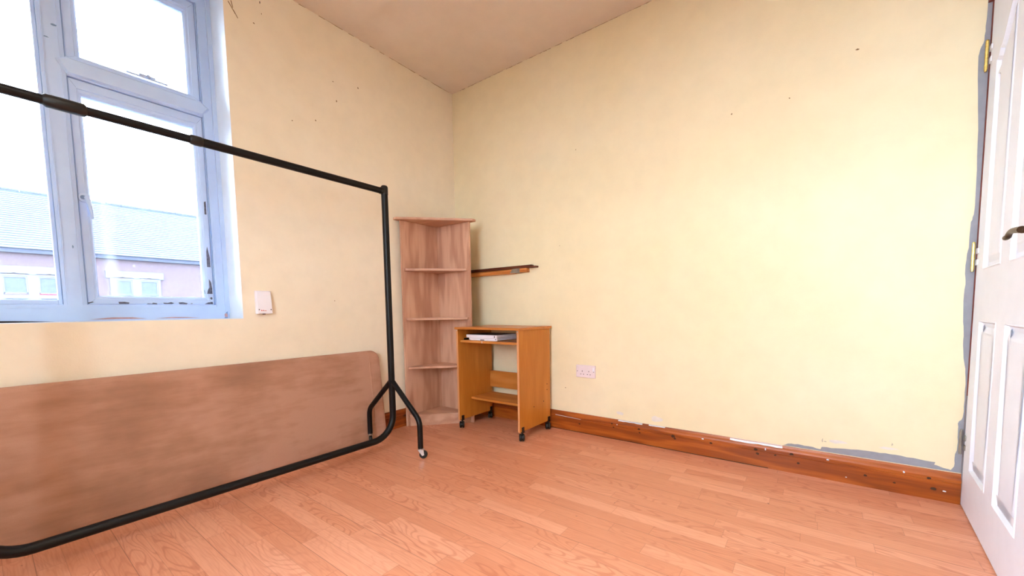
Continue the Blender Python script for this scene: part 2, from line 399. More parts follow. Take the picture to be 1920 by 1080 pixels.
# the two walls behind the camera and the landing beyond the open door
bm = bmesh.new(); BX0, BX1, BZ0, BZ1 = 1.6, 2.6, 0.85, 2.15          # unseen window added behind the camera to let in fill light
box(bm, -0.3, BX0, YB-0.25, YB, 0, H); box(bm, BX1, XR+0.1, YB-0.25, YB, 0, H); box(bm, BX0, BX1, YB-0.25, YB, 0, BZ0); box(bm, BX0, BX1, YB-0.25, YB, BZ1, H)
struct(link('wall_back', bm, 'wall'))
bm = bmesh.new()
for a_, b_ in ((BX0, BX0+0.06), (2.07, 2.13), (BX1-0.06, BX1)): box(bm, a_, b_, YB-0.24, YB-0.18, BZ0, BZ1)
box(bm, BX0+0.06, BX1-0.06, YB-0.24, YB-0.18, BZ0, BZ0+0.06); box(bm, BX0+0.06, BX1-0.06, YB-0.24, YB-0.18, BZ1-0.06, BZ1)
struct(link('fill_window', bm, 'frame_paint'))
struct(link('wall_side', B(XR, XR+0.1, YB, 0, 0, H), 'wall'))
bm = bmesh.new(); box(bm, 2.7, XR+0.1, 1.2, 1.3, 0, H); box(bm, 2.6, 2.7, 0.12, 1.3, 0, H); box(bm, XR, XR+0.1, 0, 1.3, 0, H)
struct(link('wall_hallway', bm, 'wall'))

# ------------------------------------------------------------------ skirting (baseboard)
prof = [(0, 0), (0.018, 0), (0.018, 0.083), (0.0155, 0.085), (0.0155, 0.089), (0.018, 0.091), (0.018, 0.104), (0.016, 0.112), (0.010, 0.121), (0.0075, 0.130), (0, 0.130)]
bm = bmesh.new(); prism(bm, prof, lambda u, v, d: (d, -u, v), 0.0, XD-0.001)
fs = lambda u, v, d: (u, -0.018-d, v)
for (x, z, ru, rv) in [(1.54, .128, .06, .002), (1.74, .128, .04, .0025)]: pass
def chip(pts, mi=1, d=0.0007): patch(bm, fs, pts, mi, d)
chip([(0.985, .101), (1.05, .099), (1.19, .094), (1.19, .092), (1.05, .096), (0.985, .098)])
# bare plaster / white paint chips along the top edge (they run over the rounded top)
for x0, x1, h in [(1.46, 1.62, .006), (1.66, 1.76, .004), (2.115, 2.36, .012)]:
    n = 9; lo = [(x0+(x1-x0)*i/n, 0.1285-h*(0.5+0.5*random.random())) for i in range(n+1)]
    f = [bm.verts.new((p[0], -0.0095-0.55*(0.130-p[1])-0.0012, p[1])) for p in lo]
    g = [bm.verts.new((p[0], -0.0045, 0.1312)) for p in lo]
    for i in range(n): bm.faces.new((f[i], f[i+1], g[i+1], g[i])).material_index = 1
for (x, z, ru, rv) in [(1.455, .099, .004, .003), (1.975, .100, .006, .004), (2.285, .101, .003, .006), (2.547, .100, .006, .004), (2.82, .102, .004, .006), (2.949, .047, .006, .003), (2.62, .03, .003, .002)]:
    blob(bm, fs, x, z, ru, rv, 1, 0.0008, 8, 0.2)
for (x, z, r) in [(1.42, .100, .007), (1.43, .078, .006), (1.60, .094, .008), (1.605, .072, .006), (1.81, .086, .012), (1.82, .074, .008), (2.02, .083, .008), (2.24, .092, .009), (2.25, .070, .008), (2.33, .078, .006), (2.40, .098, .009),
                  (2.43, .056, .007), (2.69, .055, .007), (2.79, .045, .005), (2.90, .093, .007), (2.915, .050, .009), (1.18, .06, .007)]:
    blob(bm, fs, x, z, r, r*0.7, 2, 0.0005, 10, 0.25)
bm2 = bm
box(bm, 0.95, 2.3, -0.0195, -0.0185, 0.0002, 0.004, 2)      # dark strip painted as the shadow line under the board
struct(link('baseboard_right', bm2, ['skirt', 'white_paint', 'speck_and_shade']))
bm = bmesh.new(); prism(bm, prof, lambda u, v, d: (u, d, v), -0.0185, YB)
struct(link('baseboard_left', bm, 'skirty'))
# painted shadow line under the right skirting
# ------------------------------------------------------------------ door lining and door
bm = bmesh.new(); box(bm, XD, XD+0.03, -0.012, 0.132, 0.0, 2.037); box(bm, XD, 3.90, -0.012, 0.132, 2.037, 2.0595); box(bm, XD-0.012, 3.90, -0.016, -0.001, 2.037, 2.075); box(bm, 3.87, 3.90, -0.012, 0.132, 0, 2.037)
box(bm, XD-0.0007, XD+0.004, -0.0127, -0.008, 0.0, 0.47, 1)
struct(link('trim_1', bm, ['redwood', 'grey']))

HX, HY = 2.9985, -0.022
ang = math.radians(4.4)
# door-local frame: s along the door from the hinge, n out of the face towards the room (-x), z up
dS = Vector((-math.sin(ang), -math.cos(ang), 0)); dN = Vector((-math.cos(ang), math.sin(ang), 0))
def DP(s, z, n=0.0):
    p = Vector((HX, HY, 0)) + s*dS + n*dN; return Vector((p.x, p.y, z))
DW, DH, DT, Z0 = 0.838, 2.032, 0.040, 0.006
door = empty('door_1', (HX, HY, 0)); struct(door, 'white panelled door standing open beside the cream wall')
PAN = []
def cath(s0, s1, z0, zlow, zhigh, mirrored):
    """outline of an upper panel with scalloped top rising towards the middle of the door"""
    pts = [(s0, z0), (s1, z0)]
    if not mirrored:
        pts += [(s1, zhigh)]
        a = (s1-0.05, zhigh); 
        pts += [(s1-0.03, zhigh)]
        for i in range(1, 10):
            t = i/9; s = s1-0.03-(s1-s0-0.075)*t; z = zhigh-(zhigh-zlow-0.02)*(0.5-0.5*math.cos(math.pi*t)); pts.append((s, z))
        pts += [(s0+0.040, zlow+0.012), (s0+0.030, zlow), (s0+0.012, zlow-0.004), (s0, zlow)]
        pts = [p for i, p in enumerate(pts)]
        return pts
    m = cath(0, s1-s0, z0, zlow, zhigh, False)
    return [(s1-u, v) for u, v in m][::-1]
c1, c2 = (0.118, 0.364), (0.474, 0.720)
PAN.append(rpoly(c1[0], c1[1], 0.185, 0.79, 0.004, 1)); PAN.append(rpoly(c2[0], c2[1], 0.185, 0.79, 0.004, 1))
PAN.append(cath(c1[0], c1[1], 0.985, 1.76, 1.885, False)); PAN.append(cath(c2[0], c2[1], 0.985, 1.76, 1.885, True))
def inset(poly, d):
    n = len(poly); area_ = sum(poly[i][0]*poly[(i+1) % n][1]-poly[(i+1) % n][0]*poly[i][1] for i in range(n))
    sg = 1 if area_ > 0 else -1; out = []
    for i in range(n):
        p0, p1, p2 = Vector(poly[i-1]), Vector(poly[i]), Vector(poly[(i+1) % n])
        e1 = (p1-p0); e2 = (p2-p1)
        if e1.length < 1e-6 or e2.length < 1e-6: out.append(tuple(p1)); continue
        e1.normalize(); e2.normalize()
        n1 = Vector((-e1.y, e1.x))*sg; n2 = Vector((-e2.y, e2.x))*sg
        b = n1+n2
        if b.length < 1e-3: b = n1
        b.normalize(); k = d/max(0.45, b.dot(n1)); out.append(tuple(p1+b*k))
    return out
bm = bmesh.new()
from mathutils.geometry import tessellate_polygon
for side, nn in ((1, 0.0), (-1, -DT)):
    outer = [Vector((0, Z0, 0)), Vector((DW, Z0, 0)), Vector((DW, DH, 0)), Vector((0, DH, 0))]
    polys = [outer]+[[Vector((p[0], p[1], 0)) for p in P] for P in PAN]
    flat = [p for P in polys for p in P]
    vs = [bm.verts.new(DP(p.x, p.y, nn)) for p in flat]
    for t in tessellate_polygon(polys):
        try: bm.faces.new([vs[i] for i in (t if side == 1 else t[::-1])])
        except ValueError: pass
    if side == 1: front_outer = vs[:4]
    else:
        for i in range(4): bm.faces.new((front_outer[i], front_outer[(i+1) % 4], vs[(i+1) % 4], vs[i]))
    idx = 4
    for P in PAN:
        n = len(P); base = vs[idx:idx+n]; idx += n
        # moulded slope down, flat channel, raised field
        steps = [(0.004, 0.0025), (0.010, -0.009), (0.024, -0.0105), (0.045, -0.003), (0.052, -0.002)]
        prev = base
        for d, dep in steps:
            q = inset(P, d); ring = [bm.verts.new(DP(p[0], p[1], nn+side*dep)) for p in q]
            for i in range(n): bm.faces.new((prev[i], prev[(i+1) % n], ring[(i+1) % n], ring[i]))
            prev = ring
        fl_ = tessellate_polygon([[Vector((p[0], p[1], 0)) for p in inset(P, steps[-1][0])]])
        for t in fl_:
            try: bm.faces.new([prev[i] for i in t])
            except ValueError: pass
leaf = link('door_leaf', bm, 'door_paint', door); setloc(door, leaf)
def hinge(z0, z1, mat, painted='door_paint'):
    bm = bmesh.new(); cx = HX-0.0105; cy = HY+0.004; n = 5; h = (z1-z0)/n
    for i in range(n):
        tube(bm, [(cx, cy, z0+i*h+0.0006), (cx, cy, z0+(i+1)*h-0.0006)], 0.0054 if i % 2 == 0 else 0.0050, 14)
    tube(bm, [(cx, cy, z0-0.006), (cx, cy, z1+0.006)], [0.0042, 0.0042], 10)
    tube(bm, [(cx, cy, z1+0.002), (cx, cy, z1+0.006), (cx, cy, z1+0.010)], [0.005, 0.005, 0.002], 12)
    o = link('hinge', bm, mat, door, bevel=0); setloc(door, o)
    bm = bmesh.new()
    for k in (0.18, 0.62):
        zz = z0+k*(z1-z0)
        pts = rpoly(0.0, 0.030, zz, zz+0.022, 0.004, 3)
        prism(bm, pts, lambda u, v, d: DP(u-0.006, v, d), -0.001, 0.0035)
    l = link('hinge_leaf', bm, painted, o); setloc(door, l)
    return o
hinge(1.775, 1.880, 'brass'); hinge(0.992, 1.096, 'brass'); hinge(0.226, 0.318, 'steel', 'steel')
# lever handle on a small backplate, near the free edge
hs, hz = 0.806, 1.043
hd = link('door_handle', bmesh.new(), 'bronze', door)
bm = bmesh.new()
prism(bm, rpoly(hs-0.022, hs+0.022, hz-0.09, hz+0.05, 0.01), lambda u, v, d: DP(u, v, d), 0.0, 0.007)
tube(bm, [DP(hs, hz, 0.006), DP(hs, hz, 0.020), DP(hs, hz, 0.046)], [0.011, 0.009, 0.009], 16)
tube(bm, [DP(hs+0.008, hz, 0.047), DP(hs-0.02, hz+0.003, 0.049), DP(hs-0.05, hz+0.006, 0.050), DP(hs-0.075, hz+0.006, 0.050), DP(hs-0.090, hz+0.001, 0.050), DP(hs-0.097, hz-0.004, 0.050), DP(hs-0.118, hz-0.005, 0.050)],
     [0.009, 0.0085, 0.0075, 0.0065, 0.0068, 0.0072, 0.0072], 14)
bm.to_mesh(hd.data); bm.free(); setloc(door, hd)
for p in hd.data.polygons: p.use_smooth = True

# ------------------------------------------------------------------ window
win = empty('window_1', (-0.19, (WY0+WY1)/2, WZ0)); struct(win, 'white painted timber window with a fixed light and opening casement')
FX = -0.19
fw = lambda u, v, d: (FX+d, u, v)
YR, YM1, YM0 = -1.648, -2.122, -2.192      # right light: YM1..YR ; mullion YM0..YM1
YC0 = -2.80; YN0 = -2.87                   # centre fixed light YC0..YM0, second mullion YN0..YC0
ZB, ZT1, ZT0 = 0.905, 1.975, 1.897         # bottom rail top, transom
ZTOP = 2.472
bm = bmesh.new()
def member(y0, y1, z0, z1, x0=-0.275, x1=FX): box(bm, x0, x1, y0, y1, z0, z1)
member(YR, WY1-0.0014, WZ0+0.0014, WZ1-0.0014); member(WY0+0.0014, -3.365, WZ0+0.0014, WZ1-0.0014)
member(YM0, YM1, ZB, ZTOP); member(YN0, YC0, ZB, ZTOP)
member(-3.365, YR, WZ0+0.0014, ZB); member(-3.365, YR, ZTOP, WZ1-0.0014)
member(YM1, YR, ZT0, ZT1, -0.275, FX+0.002); member(-3.365, YN0, ZT0, ZT1, -0.275, FX+0.002)
# staff beads round the jamb, moulded bead lines on mullion and bottom rail
box(bm, FX, FX+0.012, WY1-0.020, WY1-0.0014, WZ0+0.03, WZ1-0.002); box(bm, FX, FX+0.006, YR+0.004, YR+0.012, ZB-0.01, ZTOP)
box(bm, FX, FX+0.005, YM0+0.010, YM0+0.014, ZB, ZTOP); box(bm, FX, FX+0.005, YM1-0.014, YM1-0.010, ZB, ZTOP)
box(bm, FX, FX+0.006, -3.36, YR+0.03, WZ0+0.0013, WZ0+0.012); box(bm, FX, FX+0.004, -3.36, YR+0.01, ZB-0.016, ZB-0.011)
# marks: flaked paint, knots, the rusty gap along the sill
def wm(pts, mi, d=0.0012): patch(bm, fw, pts, mi, d)
blob(bm, fw, -2.150, 1.16, .002, .007, 4, 0.0008); blob(bm, fw, -2.17, 2.03, .007, .003, 4, 0.0008)
blob(bm, fw, -2.145, 2.09, .011, .004, 4, 0.0008); blob(bm, fw, -2.16, 2.33, .004, .010, 4, 0.0008)
wm([(-2.12, 0.838), (-2.05, 0.846), (-1.98, 0.845), (-1.93, 0.838)], 2, 0.0075)
wm([(-1.90, 0.838), (-1.84, 0.843), (-1.78, 0.842), (-1.72, 0.837)], 2, 0.0075)
wm([(-2.42, 0.8305), (-2.42, 0.840), (-2.33, 0.837), (-2.22, 0.8312)], 1, 0.0078)
wm([(-1.615, 0.832), (-1.600, 0.832), (-1.598, 0.87), (-1.606, 0.865), (-1.612, 0.845)], 4, 0.0125)
blob(bm, fw, -1.607, 0.846, .008, .010, 2, 0.0128, 9, 0.5)
for y0, y1, z0, z1 in [(YR-0.0005, YR+0.0012, ZB, ZTOP), (YM1-0.001, YM1+0.0005, ZB, ZTOP)]:
    wm([(y0, z0), (y1, z0), (y1, z1), (y0, z1)], 4, 0.0026)
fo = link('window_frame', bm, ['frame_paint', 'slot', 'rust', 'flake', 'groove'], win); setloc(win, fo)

def sash(name, y0, y1, z0, z1, w, wt, wb, x1, chips=()):
    bm = bmesh.new(); x0 = x1-0.045
    # four rails with mitred moulded inner edge
    o = [(y0, z0), (y1, z0), (y1, z1), (y0, z1)]
    def ring(dl, dt, db, x): return [bm.verts.new(p) for p in [(x, y0+dl, z0+db), (x, y1-dl, z0+db), (x, y1-dl, z1-dt), (x, y0+dl, z1-dt)]]
    R = [ring(0, 0, 0, x0), ring(0, 0, 0, x1-0.003), ring(0.003, 0.003, 0.003, x1), ring(w*0.62, wt*0.62, wb*0.62, x1), ring(w*0.66, wt*0.66, wb*0.66, x1-0.005), ring(w*0.85, wt*0.85, wb*0.85, x1-0.008), ring(w, wt, wb, x1-0.018), ring(w, wt, wb, x0)]
    for A, C in zip(R, R[1:]+R[:1]):
        for i in range(4): bm.faces.new((A[i], A[(i+1) % 4], C[(i+1) % 4], C[i]))
    fz = lambda u, v, d: (x1+d, u, v)
    for pts in chips: patch(bm, fz, pts, 1, 0.0008)
    # mitre joint lines
    for (a, b) in [((y1-0.002, z0+0.002), (y1-w+0.002, z0+wb-0.002)), ((y0+0.002, z0+0.002), (y0+w-0.002, z0+wb-0.002)), ((y1-0.002, z1-0.002), (y1-w+0.002, z1-wt+0.002)), ((y0+0.002, z1-0.002), (y0+w-0.002, z1-wt+0.002))]:
        c = (a[0]+(b[0]-a[0])*0.6, a[1]+(b[1]-a[1])*0.6)
        patch(bm, fz, [(a[0], a[1]), (a[0]+0.0012, a[1]), (c[0]+0.0012, c[1]), (c[0], c[1])], 2, 0.0006)
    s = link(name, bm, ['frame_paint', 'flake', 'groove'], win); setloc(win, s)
    g = link('window_pane', B(x1-0.030, x1-0.026, y0+w-0.004, y1-w+0.004, z0+wb-0.004, z1-wt+0.004), 'glass', s); setloc(win, g)
    return s
def blobpts(y, z, ru, rv, n=9, j=0.4):
    return [(y+ru*(1+random.uniform(-j, j))*math.cos(2*math.pi*i/n), z+rv*(1+random.uniform(-j, j))*math.sin(2*math.pi*i/n)) for i in range(n)]
chips = [[(-2.020, .909), (-1.987, .909), (-1.985, .916), (-2.0, .919), (-2.022, .919)], [(-1.925, .908), (-1.885, .908), (-1.886, .913), (-1.90, .916), (-1.905, .911), (-1.92, .912)],
         [(-1.86, .910), (-1.83, .909), (-1.82, .914), (-1.832, .919), (-1.845, .915), (-1.862, .916)], [(-1.80, .909), (-1.77, .908), (-1.765, .914), (-1.785, .919), (-1.802, .918)],
         [(-1.695, .909), (-1.657, .909), (-1.658, .922), (-1.68, .918)], [(-2.118, .910), (-2.10, .917), (-2.105, .919), (-2.12, .915)],
         [(-1.668, 1.045), (-1.660, 1.03), (-1.656, 0.995), (-1.656, .965), (-1.680, .965), (-1.676, .985), (-1.668, 1.0)],
         [(-1.672, 1.11), (-1.657, 1.11), (-1.657, 1.16), (-1.666, 1.22), (-1.671, 1.19)], [(-1.667, 1.39), (-1.658, 1.39), (-1.658, 1.46), (-1.666, 1.455)],
         [(-1.690, .965), (-1.688, .965), (-1.689, .985), (-1.691, .985)], [(-1.700, .965), (-1.697, .965), (-1.698, .988), (-1.700, .985)], blobpts(-1.663, .942, .006, .007), blobpts(-1.75, .912, .004, .002)]
cs = sash('casement_sash', YM1+0.0015, YR-0.0015, ZB+0.0015, ZT0-0.002, 0.040, 0.060, 0.040, FX-0.008, chips)
vs_ = sash('vent_sash', YM1+0.0015, YR-0.0015, ZT1+0.0015, ZTOP-0.0015, 0.047, 0.058, 0.028, FX-0.012)
# fixed lights glazed straight into the frame
def fixed(y0, y1, z0, z1):
    bm = bmesh.new(); x1 = FX-0.012; w = 0.012
    box(bm, x1-0.03, x1, y0, y0+w, z0, z1); box(bm, x1-0.03, x1, y1-w, y1, z0, z1); box(bm, x1-0.03, x1, y0+w, y1-w, z0, z0+w*1.6); box(bm, x1-0.03, x1, y0+w, y1-w, z1-w, z1)
    s = link('glazing_bead', bm, 'frame_paint', win, bevel=0.002); setloc(win, s)
    g = link('window_pane', B(x1-0.022, x1-0.018, y0+w-0.003, y1-w+0.003, z0+w, z1-w+0.003), 'glass', s); setloc(win, g)
fixed(YC0+0.001, YM0-0.001, ZB+0.001, ZTOP-0.001)
cs2 = sash('casement_sash', -3.3635, YN0-0.0015, ZB+0.0015, ZT0-0.002, 0.040, 0.060, 0.040, FX-0.008)
vs2 = sash('vent_sash', -3.3635, YN0-0.0015, ZT1+0.0015, ZTOP-0.0015, 0.047, 0.058, 0.028, FX-0.012)
# mitred transom nosing (weathered lip standing proud between vent and casement)
bm = bmesh.new()
a = [bm.verts.new((FX+0.003, y, z)) for y, z in [(YM1-0.028, 1.952), (YM1+0.004, ZT1-0.003), (YR-0.004, ZT1-0.003), (YR+0.030, 1.945), (YR, 1.902), (YM1, 1.902)]]
b = [bm.verts.new((FX+0.014, y, z)) for y, z in [(YM1-0.016, 1.950), (YM1+0.010, 1.966), (YR-0.010, 1.966), (YR+0.020, 1.944), (YR-0.006, 1.908), (YM1+0.006, 1.908)]]
bm.faces.new(b)
for i in range(6): bm.faces.new((a[i], a[(i+1) % 6], b[(i+1) % 6], b[i]))
tn = link('transom_moulding', bm, 'frame_paint', win); setloc(win, tn)
# casement fastener and vent stay
bm = bmesh.new(); x = FX-0.008
prism(bm, rpoly(-2.120, -2.086, 1.362, 1.402, 0.014), lambda u, v, d: (x+d, u, v), 0, 0.010)
tube(bm, [(x+0.012, -2.095, 1.385), (x+0.018, -2.090, 1.36), (x+0.020, -2.085, 1.32), (x+0.020, -2.083, 1.29)], [0.010, 0.008, 0.006, 0.004], 12)
hdl = link('window_handle', bm, 'frame_paint', cs, smooth=False, bevel=0.002); setloc(win, hdl)
bm = bmesh.new(); tube(bm, [(x+0.009, -2.106, 1.382), (x+0.0125, -2.106, 1.382)], 0.0085, 18); tube(bm, [(x+0.0125, -2.106, 1.382), (x+0.0140, -2.106, 1.382)], 0.003, 10)
hs_ = link('handle_screw', bm, 'groove', cs); setloc(win, hs_)
bm = bmesh.new(); xv = FX-0.012
box(bm, xv, xv+0.008, -1.93, -1.78, 2.000, 2.008); box(bm, xv, xv+0.006, -1.885, -1.825, 2.003, 2.018)
tube(bm, [(xv+0.004, -1.853, 2.010), (xv+0.020, -1.853, 2.010)], [0.010, 0.007], 14)
st = link('window_stay', bm, 'frame_paint', vs_, bevel=0.0015); setloc(win, st)

# ------------------------------------------------------------------ wall fittings
# white alarm / contact box on the window wall
ab = empty('sensor_box', (0, -1.487, 0.852)); tag(ab, 'white plastic sensor box fixed to the wall right of the window', 'sensor box')
bm = bmesh.new()
y0, y1, z0, z1 = -1.528, -1.446, 0.853, 0.980
A = [(0.0005, y0, z0), (0.0005, y1, z0), (0.0005, y1, z1), (0.0005, y0, z1)]
Bq = [(0.024, y0+0.004, z0+0.001), (0.024, y1-0.004, z0+0.001), (0.016, y1-0.006, z1-0.004), (0.016, y0+0.006, z1-0.004)]
va = [bm.verts.new(p) for p in A]; vb = [bm.verts.new(p) for p in Bq]
bm.faces.new(va[::-1]); bm.faces.new(vb)
for i in range(4): bm.faces.new((va[i], va[(i+1) % 4], vb[(i+1) % 4], vb[i]))
c = link('cover', bm, 'plastic_white', ab, bevel=0.003, seg=3); setloc(ab, c)
for yy in (-1.516, -1.458):
    bm = bmesh.new(); tube(bm, [(0.0215, yy, 0.876), (0.0236, yy, 0.876)], 0.0028, 12); s = link('screw', bm, 'slot', ab); setloc(ab, s)
bm = bmesh.new()
for i, (w_, h_) in enumerate([(.003, .007), (.002, .005), (.003, .006), (.0015, .006), (.0025, .004), (.004, .004)]):
    yy = -1.507+i*0.0042; box(bm, 0.0225, 0.0238, yy, yy+w_, 0.868, 0.868+h_)
s = link('printed_mark', bm, 'red_ink', ab); setloc(ab, s)
bm = bmesh.new(); tube(bm, [(0.012, -1.49, 0.8535), (0.012, -1.49, 0.8495)], 0.007, 14); s = link('cable_grommet', bm, 'slot', ab); setloc(ab, s)

# twin switched socket on the right wall
sx, sz = 1.1496, 0.3868
so = empty('wall_socket', (sx+0.073, 0, sz)); tag(so, 'white double switched socket low on the cream wall', 'wall socket')
bm = bmesh.new(); prism(bm, rpoly(sx, sx+0.146, sz, sz+0.086, 0.005), lambda u, v, d: (u, -d, v), 0.0006, 0.0095)
c = link('faceplate', bm, 'socket_white', so, bevel=0.0025, seg=3); setloc(so, c)
for q, ox in enumerate((0.048, 0.098)):
    bm = bmesh.new()
    for (du, dv, w_, h_) in [(0, 0.044, 0.004, 0.008), (-0.0105, 0.023, 0.0066, 0.0042), (0.0105, 0.023, 0.0066, 0.0042)]:
        box(bm, sx+ox+du-w_/2, sx+ox+du+w_/2, -0.0101, -0.0085, sz+dv-h_/2, sz+dv+h_/2)
    s = link('pin_holes', bm, 'slot', so); setloc(so, s)
for q, ox in enumerate((0.012, 0.134)):
    bm = bmesh.new(); x0 = sx+ox-0.0065; x1 = sx+ox+0.0065
    zt, zb = sz+0.072, sz+0.048
    tilt = (0.004, 0.0005) if q == 0 else (0.0008, 0.005)
    v = [bm.verts.new(p) for p in [(x0, -0.0085, zb), (x1, -0.0085, zb), (x1, -0.0085, zt), (x0, -0.0085, zt), (x0, -0.0095-tilt[1], zb), (x1, -0.0095-tilt[1], zb), (x1, -0.0095-tilt[0], zt), (x0, -0.0095-tilt[0], zt)]]
    for f in [(3,2,1,0),(4,5,6,7),(0,1,5,4),(1,2,6,5),(2,3,7,6),(3,0,4,7)]: bm.faces.new([v[i] for i in f])
    s = link('rocker_switch', bm, 'plastic_white' if q else 'socket_white', so, bevel=0.0008); setloc(so, s)
    bm = bmesh.new(); xx = sx+(0.0115 if q == 0 else 0.134)
    tube(bm, [(xx, -0.0088, sz+0.043), (xx, -0.0102, sz+0.043)], 0.0027, 12); s = link('screw', bm, 'slot', so); setloc(so, s)

# wall shelf made of a chamfered batten with a steel bracket, behind the corner unit
ws = empty('wall_shelf', (0.45, 0, 1.13)); tag(ws, 'narrow orange pine shelf batten on the wall behind the corner shelf unit', 'wall shelf')
bm = bmesh.new()
out = [(0.0, 1.163), (-0.030, 1.163), (-0.045, 1.148), (-0.045, 1.130), (0.0, 1.130)]
prism(bm, [(u, v) for u, v in out], lambda u, v, d: (d, u, v), 0.03, 0.640)
prism(bm, [(0.0, 1.163), (-0.040, 1.163), (-0.040, 1.134), (0.0, 1.134)], lambda u, v, d: (d, u, v), 0.695, 0.760)
c = link('batten', bm, 'batten', ws, bevel=0.0015); setloc(ws, c)
bm = bmesh.new(); box(bm, 0.632, 0.698, -0.044, -0.001, 1.1325, 1.1625); prism(bm, [(0.61, 1.131), (0.632, 1.162), (0.70, 1.162), (0.70, 1.134)], lambda u, v, d: (u, d, v), -0.0455, -0.043)
c = link('bracket', bm, 'steel', ws); setloc(ws, c)
g = 'loose dark timber strips on the wall shelf'
p = link('timber_strip', B(0.03, 0.842, -0.046, -0.004, 1.1635, 1.1735), 'dark_plank', bevel=0.001)
tag(p, 'dark stained timber strip lying on the wall shelf, lower and longer one', 'timber strip', g)
bm = bmesh.new(); box(bm, 0.03, 0.802, -0.044, -0.006, 1.1740, 1.1835); 
p = link('timber_strip', bm, 'dark_plank', bevel=0.001)
tag(p, 'dark stained timber strip lying on top of the longer strip on the wall shelf', 'timber strip', g)
p = link('timber_strip', B(0.05, 0.862, -0.080, -0.0475, 1.1635, 1.1735), 'dark_plank', bevel=0.001) if False else None

# ------------------------------------------------------------------ padded headboard leaning under the window
hb = empty('padded_headboard', (0.11, -1.8, 0)); tag(hb, 'long brown suede padded headboard leaning on the wall under the window', 'headboard')
LEN0, LEN1 = -2.72, -0.812
pb, pt = Vector((0.119, 0, 0.002)), Vector((0.056, 0, 0.596))
ht = (pt-pb).length; ux = (pt-pb).normalized(); nx = Vector((ux.z, 0, -ux.x))   # outward normal (room side)
def HP(y, v, d): q = pb + ux*v + nx*d; return (q.x, y, q.z)
def pad(bm, y0, y1, r, rc, th=0.052, side=(1, 1)):
    """padded block; side = which of the two ends (low y, high y) is rounded over"""
    prev = None
    for (ins, d) in [(0.010, -th), (0.0, -th+0.010), (0.0, -0.016), (0.003, -0.008), (0.010, -0.002), (0.022, 0.0)]:
        a_ = ins if side[0] else 0.0; b_ = ins if side[1] else 0.0
        q = rpoly(y0+a_, y1-b_, ins, ht-ins, max(r-ins, 0.003), 8, rc)
        ring = [bm.verts.new(HP(u, v, d)) for u, v in q]
        if prev:
            for i in range(len(q)): bm.faces.new((prev[i], prev[(i+1) % len(q)], ring[(i+1) % len(q)], ring[i]))
        else: bm.faces.new(ring[::-1])
        prev = ring
    bm.faces.new(prev)
SEAM = -0.895
bm = bmesh.new(); pad(bm, LEN0+0.08, SEAM-0.001, 0.006, (0, 0, 0, 0), side=(0, 0)); c = link('centre_panel', bm, 'suede', hb); setloc(hb, c)
bm = bmesh.new(); pad(bm, SEAM+0.001, LEN1, 0.066, (1, 0, 0, 0), side=(0, 1)); c = link('end_panel', bm, 'suede', hb); setloc(hb, c)
bm = bmesh.new(); pad(bm, LEN0, LEN0+0.079, 0.045, (0, 1, 0, 0), side=(1, 0)); c = link('end_panel', bm, 'suede', hb); setloc(hb, c)
for yy in (SEAM, LEN0+0.0795):
    bm = bmesh.new(); tube(bm, [HP(yy, 0.008+v*(ht-0.014)/12, 0.0 if 0 < v < 12 else -0.010) for v in range(0, 13)], 0.0045, 10)
    c = link('piping', bm, 'suede', hb); setloc(hb, c)

# ------------------------------------------------------------------ clothes rail
X0 = 0.387; Y0 = -0.956; YL = -2.49
rk = empty('clothes_rail', (X0, (Y0+YL)/2, 0)); tag(rk, 'tall black metal clothes rail on casters in front of the window', 'clothes rail')
R1 = 0.019; ZBAR = 1.566; ZLOW = 0.088; RB = 0.135
bm = bmesh.new()
path = [(X0, Y0, 1.586), (X0, Y0, 1.3), (X0, Y0, 0.7), (X0, Y0, ZLOW+RB+0.02)] + arc((X0, Y0-RB, ZLOW+RB), 0, -math.pi/2, RB, (0, 1, 0), (0, 0, 1), 12) + [(X0, Y0-RB-0.05, ZLOW), (X0, -1.7, ZLOW), (X0, YL+RB+0.05, ZLOW)] \
    + arc((X0, YL+RB, ZLOW+RB), -math.pi/2, -math.pi, RB, (0, 1, 0), (0, 0, 1), 12) + [(X0, YL, ZLOW+RB+0.02), (X0, YL, 0.7), (X0, YL, 1.586)]
tube(bm, path, R1, 20); c = link('base_frame', bm, 'black_metal', rk); setloc(rk, c)
bm = bmesh.new(); tube(bm, [(X0, Y0-0.012, ZBAR), (X0, -1.0, ZBAR), (X0, -1.845, ZBAR)], 0.0175, 20); tube(bm, [(X0, -1.84, ZBAR), (X0, -2.3, ZBAR), (X0, YL+0.012, ZBAR)], 0.0155, 20)
c = link('top_rail', bm, 'black_metal', rk); setloc(rk, c)
bm = bmesh.new(); tube(bm, [(X0, -2.245, ZBAR), (X0, -2.238, ZBAR), (X0, -2.152, ZBAR), (X0, -2.146, ZBAR)], [0.016, 0.0215, 0.0215, 0.016], 20); c = link('rail_sleeve', bm, 'black_plastic', rk); setloc(rk, c)
bm = bmesh.new(); tube(bm, [(X0, -1.865, ZBAR), (X0, -1.860, ZBAR), (X0, -1.828, ZBAR), (X0, -1.822, ZBAR)], [0.016, 0.0195, 0.0195, 0.0175], 20); c = link('rail_sleeve', bm, 'black_plastic', rk); setloc(rk, c)
for yy, sg in ((Y0, -1), (YL, 1)):
    bm = bmesh.new(); tube(bm, [(X0, yy, 1.548), (X0, yy, 1.590), (X0, yy, 1.598), (X0, yy, 1.601)], [0.0205, 0.0205, 0.016, 0.006], 20)
    tube(bm, [(X0, yy, ZBAR), (X0, yy+sg*0.030, ZBAR)], 0.0195, 18)
    c = link('end_cap', bm, 'black_plastic', rk); setloc(rk, c)
